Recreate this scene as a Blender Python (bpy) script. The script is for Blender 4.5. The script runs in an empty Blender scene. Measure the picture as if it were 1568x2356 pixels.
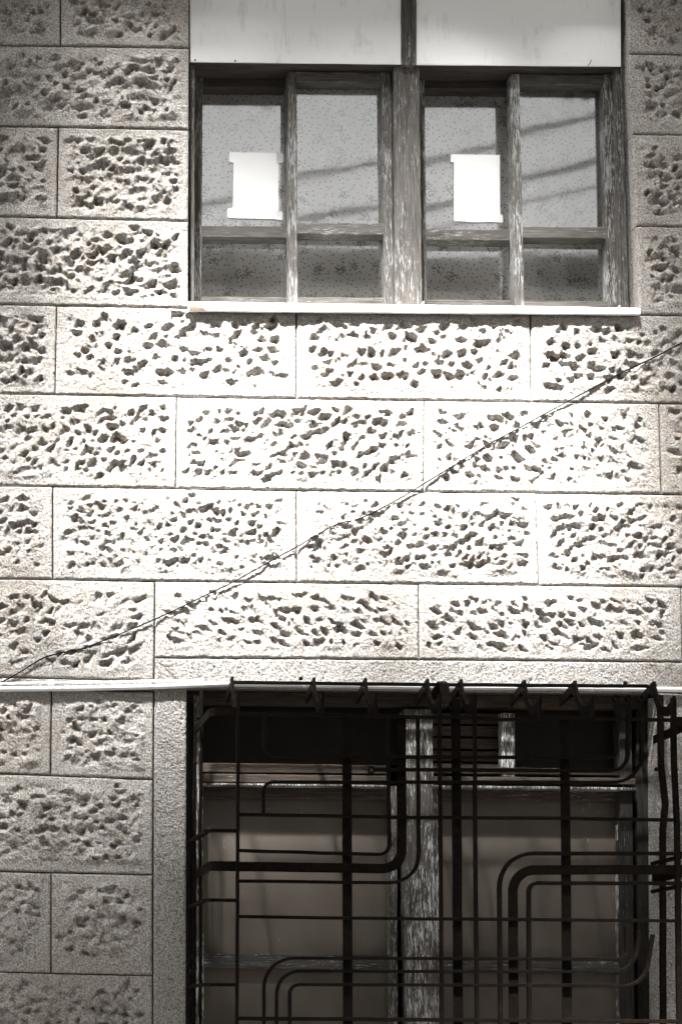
import bpy, bmesh, math, random
import numpy as np
from mathutils import Vector, Matrix

# ------------------------------------------------------------------ camera
# measured in a 1568 x 2356 copy of the photograph
W, H, F = 1568.0, 2356.0, 3420.0
PPX, PPY = 267.0, 1850.0                 # foot of the lens axis (shift lens)
EYE = Vector((0.0, -5.70, 1.60))
YAW, PITCH, ROLL = math.radians(2.3), math.radians(7.3), 0.0025

sc = bpy.context.scene
fwd = Vector((math.sin(YAW) * math.cos(PITCH), math.cos(YAW) * math.cos(PITCH), math.sin(PITCH)))
right = fwd.cross(Vector((0, 0, 1))).normalized()
up = right.cross(fwd).normalized()
r2 = right * math.cos(ROLL) + up * math.sin(ROLL)
u2 = up * math.cos(ROLL) - right * math.sin(ROLL)
right, up = r2, u2
cam_d = bpy.data.cameras.new('camera')
cam = bpy.data.objects.new('camera', cam_d)
sc.collection.objects.link(cam)
m = Matrix((right, up, -fwd)).transposed().to_4x4()
m.translation = EYE
cam.matrix_world = m
cam_d.sensor_fit = 'VERTICAL'
cam_d.sensor_height = 36.0
cam_d.lens = F / H * 36.0
cam_d.shift_x = (W / 2 - PPX) / H
cam_d.shift_y = (PPY - H / 2) / H
cam_d.clip_start = 0.05
cam_d.clip_end = 3000
sc.camera = cam
sc.render.resolution_x, sc.render.resolution_y = 681, 1024

# ------------------------------------------------------------------ light
SUN_EL, SUN_AZ = math.radians(62), math.radians(-24)     # azimuth from the wall's normal, minus = from the left
w = bpy.data.worlds.new('World'); sc.world = w; w.use_nodes = True
nt = w.node_tree; nt.nodes.clear()
sky = nt.nodes.new('ShaderNodeTexSky'); sky.sky_type = 'NISHITA'; sky.sun_disc = False
sky.sun_elevation = SUN_EL
sdir = Vector((math.sin(SUN_AZ) * math.cos(SUN_EL), -math.cos(SUN_AZ) * math.cos(SUN_EL), math.sin(SUN_EL)))
sky.sun_rotation = math.atan2(sdir.x, sdir.y)
sky.air_density = 0.25; sky.dust_density = 0.05; sky.ozone_density = 1.0
hs = nt.nodes.new('ShaderNodeHueSaturation'); hs.inputs['Saturation'].default_value = 0.04
tn = nt.nodes.new('ShaderNodeMix'); tn.data_type = 'RGBA'; tn.blend_type = 'MULTIPLY'; tn.inputs[0].default_value = 1.0; tn.inputs[7].default_value = (1.0, .985, .96, 1)
bg = nt.nodes.new('ShaderNodeBackground'); bg.inputs[1].default_value = 0.05
wo = nt.nodes.new('ShaderNodeOutputWorld')
nt.links.new(sky.outputs[0], hs.inputs['Color']); nt.links.new(hs.outputs[0], tn.inputs[6]); nt.links.new(tn.outputs[2], bg.inputs[0]); nt.links.new(bg.outputs[0], wo.inputs[0])
sl = bpy.data.lights.new('sun', 'SUN'); sl.energy = 5.0; sl.angle = math.radians(6.5); sl.color = (1.0, 0.992, 0.98)
so = bpy.data.objects.new('sun', sl); sc.collection.objects.link(so)
so.rotation_euler = (-sdir).to_track_quat('-Z', 'Y').to_euler()
so.location = (-4, -8, 14)
sc.view_settings.view_transform = 'Standard'; sc.view_settings.look = 'None'
sc.view_settings.gamma = 1.0; sc.view_settings.use_curve_mapping = False
sc.view_settings.exposure = 4.35
sc.cycles.use_denoising = True
sc.cycles.max_bounces = 8; sc.cycles.transparent_max_bounces = 12

rng = np.random.default_rng(11)
random.seed(5)
col = sc.collection

# ------------------------------------------------------------------ helpers
def P(u, v, Y=0.0):
    """the point of the plane y = Y that stands at (u, v) of the photograph"""
    d = fwd * F + right * (u - PPX) + up * (PPY - v)
    return EYE + d * ((Y - EYE.y) / d.y)

def tag(o, label=None, cat=None, group=None, kind=None):
    if label: o['label'] = label
    if cat: o['category'] = cat
    if group: o['group'] = group
    if kind: o['kind'] = kind
    return o

def empty(name, loc):
    o = bpy.data.objects.new(name, None); col.objects.link(o); o.location = loc; o.empty_display_size = 0.1
    return o

def link(name, me, mat, parent=None):
    o = bpy.data.objects.new(name, me); col.objects.link(o)
    if mat: me.materials.append(mat)
    if parent:
        o.parent = parent
        base = parent.location.copy()
        q = parent
        while q.parent: q = q.parent; base += q.location
        o.location = -base if parent.type == 'EMPTY' else (0, 0, 0)
    return o

def bm_obj(name, bm, mat, parent=None, smooth=False):
    bmesh.ops.recalc_face_normals(bm, faces=bm.faces[:])
    me = bpy.data.meshes.new(name); bm.to_mesh(me); bm.free()
    if smooth:
        me.polygons.foreach_set('use_smooth', [True] * len(me.polygons))
    return link(name, me, mat, parent)

def board(name, quad, yf, t, mat, parent=None, bev=0.0018, jit=0.0007, seg=14):
    """a member seen as a quad (tl, tr, br, bl in picture units) with its face at y=yf and thickness t"""
    c = [P(q[0], q[1], yf) for q in quad]
    ver = abs(c[0].z - c[3].z) >= abs(c[0].x - c[1].x)
    bm = bmesh.new(); rings = []
    for i in range(seg + 1):
        k = i / seg
        if ver: a, b = c[0].lerp(c[3], k), c[1].lerp(c[2], k)
        else:   a, b = c[0].lerp(c[1], k), c[3].lerp(c[2], k)
        s = 0 if i in (0, seg) else jit
        def j(p):
            return Vector((p.x + random.uniform(-s, s), p.y, p.z + random.uniform(-s, s)))
        a, b = j(a), j(b)
        n = (b - a).normalized() * bev
        pts = [a + Vector((0, bev, 0)), a + n, b - n, b + Vector((0, bev, 0)), Vector((b.x, yf + t, b.z)), Vector((a.x, yf + t, a.z))]
        rings.append([bm.verts.new(p) for p in pts])
    for r0, r1 in zip(rings, rings[1:]):
        for k in range(6):
            bm.faces.new((r0[k], r0[(k + 1) % 6], r1[(k + 1) % 6], r1[k]))
    bm.faces.new(rings[0]); bm.faces.new(rings[-1][::-1])
    return bm_obj(name, bm, mat, parent)

def rect(u0, v0, u1, v1):
    return [(u0, v0), (u1, v0), (u1, v1), (u0, v1)]

def pane(name, quad, yf, mat, parent=None, t=0.004):
    c = [P(q[0], q[1], yf) for q in quad]
    bm = bmesh.new()
    f = [bm.verts.new(p) for p in c]; b = [bm.verts.new(p + Vector((0, t, 0))) for p in c]
    bm.faces.new(f); bm.faces.new(b[::-1])
    for k in range(4): bm.faces.new((f[k], f[(k + 1) % 4], b[(k + 1) % 4], b[k]))
    return bm_obj(name, bm, mat, parent)

def box(name, lo, hi, mat, parent=None):
    bm = bmesh.new()
    bmesh.ops.create_cube(bm, size=1)
    for v in bm.verts:
        v.co = Vector([lo[i] + (v.co[i] + .5) * (hi[i] - lo[i]) for i in range(3)])
    return bm_obj(name, bm, mat, parent)

def fillet(pts, radii, n=9):
    out = [Vector(pts[0])]; radii = list(radii)
    for i in range(1, len(pts) - 1):
        p, a, b = Vector(pts[i]), Vector(pts[i - 1]), Vector(pts[i + 1])
        da, db = (a - p).normalized(), (b - p).normalized()
        ang = da.angle(db)
        if ang > math.radians(165) or not radii:      # nearly straight: keep the point
            out.append(p); continue
        r = radii.pop(0); cut = min(r / math.tan(ang / 2), (a - p).length * .98, (b - p).length * .98)
        s, e = p + da * cut, p + db * cut
        for k in range(n + 1):
            t = k / n
            out.append((s * (1 - t) ** 2 + p * 2 * t * (1 - t) + e * t ** 2) * .35 + arc_pt(p, da, db, ang, cut, t) * .65)
    out.append(Vector(pts[-1]))
    return out

def arc_pt(p, da, db, ang, cut, t):
    r = cut * math.tan(ang / 2)
    c = p + (da + db).normalized() * (r / math.sin(ang / 2))
    s, e = p + da * cut - c, p + db * cut - c
    th = s.angle(e)
    if th < 1e-4: return p
    return c + (s * math.sin((1 - t) * th) + e * math.sin(t * th)) / math.sin(th)

def sweep(name, path, wd, dp, mat, parent=None, plane_n=Vector((0, 1, 0)), bev=0.0012, wob=0.0006):
    """a bar of rectangular section: wd across the path, dp along plane_n"""
    bm = bmesh.new(); rings = []
    path = [Vector(p) for p in path]
    dense = [path[0]]
    for a, b in zip(path, path[1:]):
        k = max(1, int((b - a).length / 0.09))
        for i in range(1, k + 1): dense.append(a.lerp(b, i / k))
    for i, p in enumerate(dense):
        a = dense[max(0, i - 1)]; b = dense[min(len(dense) - 1, i + 1)]
        t = (b - a).normalized()
        s = t.cross(plane_n)
        if s.length < 1e-4: s = Vector((1, 0, 0))
        s.normalize()
        n = s.cross(t).normalized()
        q = p + s * random.uniform(-wob, wob) + n * random.uniform(-wob, wob)
        h, d = wd / 2, dp / 2
        e = min(bev, h * .5, d * .5)
        sec = [(-h + e, -d), (h - e, -d), (h, -d + e), (h, d - e), (h - e, d), (-h + e, d), (-h, d - e), (-h, -d + e)]
        rings.append([bm.verts.new(q + s * x + n * y) for x, y in sec])
    for r0, r1 in zip(rings, rings[1:]):
        for k in range(8): bm.faces.new((r0[k], r0[(k + 1) % 8], r1[(k + 1) % 8], r1[k]))
    bm.faces.new(rings[0]); bm.faces.new(rings[-1][::-1])
    return bm_obj(name, bm, mat, parent)

def tube(name, path, r, mat, parent=None, n=10, step=0.05):
    bm = bmesh.new(); rings = []
    path = [Vector(p) for p in path]; dense = [path[0]]
    for a, b in zip(path, path[1:]):
        k = max(1, int((b - a).length / step))
        for i in range(1, k + 1): dense.append(a.lerp(b, i / k))
    for i, p in enumerate(dense):
        t = (dense[min(len(dense) - 1, i + 1)] - dense[max(0, i - 1)]).normalized()
        s = t.cross(Vector((0, 1, 0)))
        if s.length < 1e-3: s = t.cross(Vector((1, 0, 0)))
        s.normalize(); q = s.cross(t)
        rings.append([bm.verts.new(p + (s * math.cos(2 * math.pi * k / n) + q * math.sin(2 * math.pi * k / n)) * r) for k in range(n)])
    for r0, r1 in zip(rings, rings[1:]):
        for k in range(n): bm.faces.new((r0[k], r0[(k + 1) % n], r1[(k + 1) % n], r1[k]))
    bm.faces.new(rings[0]); bm.faces.new(rings[-1][::-1])
    return bm_obj(name, bm, mat, parent, smooth=True)

# ------------------------------------------------------------------ materials
def new_mat(name):
    m = bpy.data.materials.new(name); m.use_nodes = True
    t = m.node_tree; b = t.nodes['Principled BSDF']
    return m, t, b

class N:
    """tiny node helper"""
    def __init__(s, t): s.t = t
    def n(s, typ, **kw):
        o = s.t.nodes.new(typ)
        for k, v in kw.items(): setattr(o, k, v)
        return o
    def L(s, a, b): s.t.links.new(a, b)
    def co(s, scale=(1, 1, 1), space='obj'):
        if space == 'world':
            g = s.n('ShaderNodeNewGeometry').outputs['Position']
        else:
            g = s.n('ShaderNodeTexCoord').outputs['Object']
        mp = s.n('ShaderNodeMapping'); mp.inputs['Scale'].default_value = scale
        s.L(g, mp.inputs[0]); return mp.outputs[0]
    def noise(s, vec, scale, detail=4, rough=.6, dist=0.):
        o = s.n('ShaderNodeTexNoise'); o.inputs['Scale'].default_value = scale; o.inputs['Detail'].default_value = detail
        o.inputs['Roughness'].default_value = rough; o.inputs['Distortion'].default_value = dist
        s.L(vec, o.inputs['Vector']); return o.outputs['Fac']
    def ramp(s, fac, stops):
        o = s.n('ShaderNodeValToRGB'); e = o.color_ramp.elements
        while len(e) < len(stops): e.new(.5)
        for k, (p, c) in enumerate(stops):
            e[k].position = p; e[k].color = (*c, 1) if len(c) == 3 else c
        s.L(fac, o.inputs[0]); return o.outputs[0]
    def mix(s, fac, a, b, mode='MIX'):
        o = s.n('ShaderNodeMix', data_type='RGBA', blend_type=mode)
        for sock, v in ((o.inputs[0], fac), (o.inputs[6], a), (o.inputs[7], b)):
            if hasattr(v, 'links'): s.L(v, sock)
            elif isinstance(v, tuple): sock.default_value = (*v, 1)
            else: sock.default_value = v
        return o.outputs[2]
    def math(s, op, a, b=0., c=0.):
        o = s.n('ShaderNodeMath', operation=op)
        for k, v in enumerate((a, b, c)):
            if hasattr(v, 'links'): s.L(v, o.inputs[k])
            else: o.inputs[k].default_value = v
        return o.outputs[0]
    def bump(s, h, strength, dist, nrm=None):
        o = s.n('ShaderNodeBump'); o.inputs['Strength'].default_value = strength; o.inputs['Distance'].default_value = dist
        s.L(h, o.inputs['Height'])
        if nrm is not None: s.L(nrm, o.inputs['Normal'])
        return o.outputs[0]

def stone_material(name, light, dark, grain=1.0):
    m, t, b = new_mat(name); n = N(t)
    w = n.co(space='world')
    fine = n.noise(w, 130, 3, .7)
    med = n.noise(w, 34, 4, .65)
    big = n.noise(w, 2.2, 4, .6, .6)
    c = n.mix(n.ramp(fine, [(.36, (0, 0, 0)), (.60, (1, 1, 1))]), dark, light)
    c = n.mix(n.math('MULTIPLY', n.ramp(med, [(.52, (0, 0, 0)), (.72, (1, 1, 1))]), .55), c, tuple(x * 1.0 for x in dark))
    c = n.mix(n.math('MULTIPLY', n.ramp(big, [(.50, (0, 0, 0)), (.74, (1, 1, 1))]), .45), c, (.20, .145, .095))
    n.L(c, b.inputs['Base Color'])
    b.inputs['Roughness'].default_value = .92; b.inputs['Specular IOR Level'].default_value = .25
    h = n.math('ADD', n.math('MULTIPLY', fine, 1.0), n.math('MULTIPLY', med, .8))
    n.L(n.bump(h, 1.0 * min(1, grain), .009 * grain), b.inputs['Normal'])
    return m

def wood_material(name, vertical, paint, wood=(.032, .027, .022), white=(.31, .31, .305), wood2=(.105, .098, .09)):
    m, t, b = new_mat(name); n = N(t)
    s = (1, 1, .055) if vertical else (.055, 1, 1)
    w = n.co(s, 'world')
    g = n.noise(w, 190, 4, .7)
    g2 = n.noise(w, 60, 3, .6)
    s2 = (1, 1, .13) if vertical else (.13, 1, 1)
    fl = n.noise(n.co(s2, 'world'), 230, 4, .7, .2)
    lg = n.noise(n.co((1, 1, .5) if vertical else (.5, 1, 1), 'world'), 6, 3, .6)
    c = n.mix(n.ramp(g, [(.35, (0, 0, 0)), (.65, (1, 1, 1))]), wood, wood2)
    c = n.mix(n.math('MULTIPLY', n.ramp(g2, [(.55, (0, 0, 0)), (.7, (1, 1, 1))]), .7), c, tuple(x * .45 for x in wood))
    f = n.math('ADD', n.math('ADD', n.math('MULTIPLY', fl, .62), n.math('MULTIPLY', g, .28)), n.math('MULTIPLY', lg, .34))
    thr = .80 - .36 * paint
    mask = n.ramp(f, [(thr, (0, 0, 0)), (thr + .07, (1, 1, 1))])
    c = n.mix(mask, c, white)
    n.L(c, b.inputs['Base Color'])
    b.inputs['Roughness'].default_value = .8; b.inputs['Specular IOR Level'].default_value = .25
    h = n.math('ADD', n.math('MULTIPLY', g, .6), n.math('MULTIPLY', mask, .35))
    n.L(n.bump(h, .8, .004), b.inputs['Normal'])
    return m

def paint_material(name, base, dirt, amount):
    m, t, b = new_mat(name); n = N(t)
    st = n.noise(n.co((1, 1, .12), 'world'), 26, 5, .7)
    sp = n.noise(n.co(space='world'), 9, 4, .6)
    f = n.math('MULTIPLY', n.ramp(st, [(.50, (0, 0, 0)), (.68, (1, 1, 1))]), n.ramp(sp, [(.5, (0, 0, 0)), (.66, (1, 1, 1))]))
    c = n.mix(n.math('MULTIPLY', f, amount), base, dirt)
    n.L(c, b.inputs['Base Color']); b.inputs['Roughness'].default_value = .55
    n.L(n.bump(n.noise(n.co(space='world'), 5, 2), .15, .02), b.inputs['Normal'])
    return m

def iron_material():
    m, t, b = new_mat('rusty_iron'); n = N(t)
    f = n.noise(n.co(space='world'), 45, 5, .7)
    c = n.ramp(f, [(.38, (.004, .003, .0025)), (.58, (.008, .0055, .004)), (.80, (.022, .013, .009))])
    n.L(c, b.inputs['Base Color']); b.inputs['Roughness'].default_value = .6; b.inputs['Specular IOR Level'].default_value = .05
    n.L(n.bump(n.noise(n.co(space='world'), 160, 3), .5, .002), b.inputs['Normal'])
    return m

def glass_material(name, refl, tint):
    m = bpy.data.materials.new(name); m.use_nodes = True; t = m.node_tree; t.nodes.clear(); n = N(t)
    out = n.n('ShaderNodeOutputMaterial'); mx = n.n('ShaderNodeMixShader')
    tr = n.n('ShaderNodeBsdfTransparent'); tr.inputs[0].default_value = (*tint, 1)
    gl = n.n('ShaderNodeBsdfGlossy'); gl.inputs['Roughness'].default_value = .045; gl.inputs[0].default_value = (.95, .96, .96, 1)
    lw = n.n('ShaderNodeLayerWeight'); lw.inputs[0].default_value = .25
    f = n.math('ADD', n.math('MULTIPLY', lw.outputs['Fresnel'], .5), refl)
    wv = n.noise(n.co((1, 1, 1.6), 'world'), 9, 2, .5)
    n.L(n.bump(wv, .012, .01), gl.inputs['Normal'])
    sp_ = n.n('ShaderNodeSeparateXYZ'); n.L(n.n('ShaderNodeNewGeometry').outputs['True Normal'], sp_.inputs[0])
    f = n.math('MULTIPLY', f, n.math('LESS_THAN', sp_.outputs[1], -.5))
    n.L(f, mx.inputs[0]); n.L(tr.outputs[0], mx.inputs[1]); n.L(gl.outputs[0], mx.inputs[2]); n.L(mx.outputs[0], out.inputs[0])
    return m

def lace_material():
    m = bpy.data.materials.new('lace_curtain'); m.use_nodes = True; t = m.node_tree; t.nodes.clear(); n = N(t)
    out = n.n('ShaderNodeOutputMaterial'); mx = n.n('ShaderNodeMixShader')
    pos = n.n('ShaderNodeNewGeometry').outputs['Position']
    sep = n.n('ShaderNodeSeparateXYZ'); n.L(pos, sep.inputs[0])
    cmb = n.n('ShaderNodeCombineXYZ'); n.L(sep.outputs[0], cmb.inputs[0]); n.L(sep.outputs[2], cmb.inputs[1])
    snap = n.n('ShaderNodeVectorMath', operation='SNAP'); snap.inputs[1].default_value = (.0058, .0058, 1); n.L(cmb.outputs[0], snap.inputs[0])
    wn = n.n('ShaderNodeTexWhiteNoise', noise_dimensions='2D'); n.L(snap.outputs[0], wn.inputs['Vector'])
    v1 = n.n('ShaderNodeTexVoronoi', voronoi_dimensions='2D'); v1.inputs['Scale'].default_value = 8.6; n.L(snap.outputs[0], v1.inputs['Vector'])
    fl = n.ramp(v1.outputs['Distance'], [(.07, (.66, .66, .66)), (.28, (0, 0, 0))])
    flower = n.math('LESS_THAN', wn.outputs['Value'], fl)
    v2 = n.n('ShaderNodeTexVoronoi', voronoi_dimensions='2D'); v2.inputs['Scale'].default_value = 38; n.L(cmb.outputs[0], v2.inputs['Vector'])
    dots = n.math('LESS_THAN', v2.outputs['Distance'], .15)
    v3 = n.n('ShaderNodeTexVoronoi', voronoi_dimensions='2D'); v3.inputs['Scale'].default_value = 75; n.L(cmb.outputs[0], v3.inputs['Vector'])
    dots3 = n.math('LESS_THAN', v3.outputs['Distance'], .11)
    hole = n.math('MAXIMUM', n.math('MAXIMUM', flower, dots), n.math('MULTIPLY', dots3, .6))
    tr = n.n('ShaderNodeBsdfTransparent')
    df = n.n('ShaderNodeBsdfDiffuse'); df.inputs[0].default_value = (.78, .78, .77, 1)
    n.L(n.math('MULTIPLY', hole, .62), mx.inputs[0]); n.L(df.outputs[0], mx.inputs[1]); n.L(tr.outputs[0], mx.inputs[2]); n.L(mx.outputs[0], out.inputs[0])
    return m

def flat_material(name, c, rough=.8, var=.25, scale=20):
    m, t, b = new_mat(name); n = N(t)
    f = n.noise(n.co(space='world'), scale, 4, .6)
    cc = n.mix(n.ramp(f, [(.3, (0, 0, 0)), (.7, (1, 1, 1))]), tuple(x * (1 - var) for x in c), tuple(min(.85, x * (1 + var)) for x in c))
    n.L(cc, b.inputs['Base Color']); b.inputs['Roughness'].default_value = rough
    return m

def frosted_material():
    m, t, b = new_mat('frosted_dusty_glass'); n = N(t)
    w = n.co(space='world')
    g = n.noise(w, 4, 3, .5); s = n.n('ShaderNodeTexVoronoi'); s.inputs['Scale'].default_value = 55; n.L(w, s.inputs['Vector'])
    c = n.mix(n.ramp(g, [(.3, (0, 0, 0)), (.7, (1, 1, 1))]), (.072, .061, .050), (.105, .091, .076))
    c = n.mix(n.math('LESS_THAN', s.outputs['Distance'], .07), c, (.03, .025, .02))
    sc_ = n.noise(n.co((1, 1, .35), 'world'), 30, 2, .5, 2.5)
    c = n.mix(n.ramp(sc_, [(.74, (0, 0, 0)), (.78, (.6, .6, .6))]), c, (.3, .29, .27))
    n.L(c, b.inputs['Base Color']); b.inputs['Roughness'].default_value = .5; b.inputs['Specular IOR Level'].default_value = .14
    n.L(n.bump(n.noise(w, 300, 2), .3, .001), b.inputs['Normal'])
    return m

M = {}
M['stone'] = stone_material('rough_granite', (.49, .495, .495), (.22, .168, .115))
M['smooth_stone'] = stone_material('granular_granite', (.49, .495, .495), (.19, .147, .105), 1.3)
M['mortar'] = flat_material('mortar', (.13, .10, .075), .95, .4, 60)
M['wood_v'] = wood_material('weathered_wood_upright', True, .46)
M['wood_post'] = wood_material('grey_post_wood', True, .36)
M['wood_v_bare'] = wood_material('bare_wood_upright', True, .34)
M['wood_h'] = wood_material('weathered_wood_level', False, .30)
M['wood_h_shade'] = wood_material('shaded_wood_level', False, .12, (.020, .016, .013), (.3, .3, .29), (.055, .047, .040))  # darker copy of the level wood; shade under the head put into colour
M['wood_low_v'] = wood_material('lower_wood_upright', True, .47, (.035, .029, .024), (.55, .55, .545), (.12, .112, .10))
M['wood_low_h'] = wood_material('lower_wood_level', False, .20, (.028, .021, .016), (.4, .4, .39), (.085, .066, .052))
M['panel'] = paint_material('white_painted_sheet', (.83, .83, .83), (.50, .50, .49), .7)
M['sill'] = paint_material('white_sill_paint', (.84, .84, .83), (.70, .69, .67), .4)
M['sill_shade'] = flat_material('sill_shade_dark', (.05, .04, .03), .95, .3, 40)  # near-black colour stands in for the shade under the sill
M['rust'] = flat_material('rust', (.13, .055, .025), .85, .5, 80)
M['iron'] = iron_material()
M['glass'] = glass_material('window_glass', .105, (.99, .99, .99))
M['dark_glass'] = glass_material('dark_glass', .03, (.7, .7, .7))
M['lace'] = lace_material()
M['smoked'] = flat_material('smoked_fanlight_glass', (.010, .0075, .0055), .5, .3, 6); M['smoked'].node_tree.nodes['Principled BSDF'].inputs['Specular IOR Level'].default_value = .12
M['wood_shade'] = wood_material('shaded_jamb_wood', True, .18, (.012, .010, .008), (.3, .3, .29), (.035, .031, .027))  # jamb wood with the shade of the recess painted into its colour
M['paper'] = flat_material('white_paper', (.84, .84, .83), .8, .015, 4)
M['frost'] = frosted_material()
M['pvc'] = flat_material('white_conduit_plastic', (.74, .74, .73), .45, .05, 8)
M['wire'] = flat_material('dark_wire_jacket', (.008, .0075, .007), .8, .2, 30); M['wire'].node_tree.nodes['Principled BSDF'].inputs['Specular IOR Level'].default_value = .1
M['cable'] = flat_material('grey_cable_jacket', (.018, .017, .016), .6, .2, 30)
M['blackcable'] = flat_material('black_cable_jacket', (.02, .02, .02), .6, .2, 30)
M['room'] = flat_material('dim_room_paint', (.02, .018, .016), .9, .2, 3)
M['asphalt'] = flat_material('asphalt', (.045, .042, .039), .95, .35, 40)
M['render'] = flat_material('dark_brown_render', (.050, .043, .037), .9, .15, 3)
M['plaster'] = flat_material('white_caulk', (.8, .8, .79), .8, .05, 30)

# ------------------------------------------------------------------ setting
bm = bmesh.new(); bmesh.ops.create_grid(bm, x_segments=1, y_segments=1, size=600)
tag(bm_obj('street', bm, M['asphalt']), kind='structure')

# the stone wall
wall = empty('stone_wall', (1.1, 0.15, 0))
tag(wall, 'pale pitted granite block wall around both windows', 'wall', kind='thing')

def vnoise(nz, nx, cz, cx):
    """smooth value noise with about cz x cx cells"""
    gz, gx = max(2, int(cz) + 3), max(2, int(cx) + 3)
    g = rng.random((gz, gx))
    zz = np.linspace(0, max(.5, cz), nz) + rng.random() * .9; xx = np.linspace(0, max(.5, cx), nx) + rng.random() * .9
    zi = np.clip(zz.astype(int), 0, gz - 2); xi = np.clip(xx.astype(int), 0, gx - 2)
    fz = zz - zi; fx = xx - xi
    fz = np.clip(fz, 0, 1); fx = np.clip(fx, 0, 1)
    fz = fz * fz * (3 - 2 * fz); fx = fx * fx * (3 - 2 * fx)
    a = g[np.ix_(zi, xi)]; b = g[np.ix_(zi, xi + 1)]; c = g[np.ix_(zi + 1, xi)]; d = g[np.ix_(zi + 1, xi + 1)]
    fz = fz[:, None]; fx = fx[None, :]
    return (a * (1 - fx) + b * fx) * (1 - fz) + (c * (1 - fx) + d * fx) * fz - .5

def fbm(nz, nx, hz, hx, size, oct=4):
    out = np.zeros((nz, nx)); a = 1.
    for k in range(oct):
        out += a * vnoise(nz, nx, hz / size, hx / size); size *= .5; a *= .55
    return out

STYLES = {   # spacing, half-length range, aspect range, angle (deg) and spread, depth range, ground roughness
    'round':   dict(sp=.051, r=(.018, .032), asp=(1.0, 1.6), ang=0, da=60, dep=(.014, .027), rough=.004),
    'slash':   dict(sp=.043, r=(.015, .030), asp=(1.6, 3.8), ang=32, da=38, dep=(.013, .024), rough=.007),
    'slashR':  dict(sp=.044, r=(.015, .031), asp=(1.6, 3.6), ang=-48, da=40, dep=(.014, .026), rough=.007),
    'shallow': dict(sp=.041, r=(.012, .027), asp=(1.2, 2.8), ang=15, da=50, dep=(.009, .021), rough=.010),
    'chiselL': dict(sp=.052, r=(.018, .031), asp=(2.4, 4.4), ang=32, da=22, dep=(.013, .023), rough=.005),
    'chiselR': dict(sp=.046, r=(.017, .031), asp=(2.2, 4.2), ang=-36, da=26, dep=(.014, .025), rough=.005),
    'rough':   dict(sp=.042, r=(.014, .033), asp=(1.3, 2.8), ang=12, da=38, dep=(.014, .028), rough=.015),
    'worn':    dict(sp=.047, r=(.013, .028), asp=(1.3, 2.8), ang=10, da=42, dep=(.011, .022), rough=.012),
}
STEP = .0042

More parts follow.
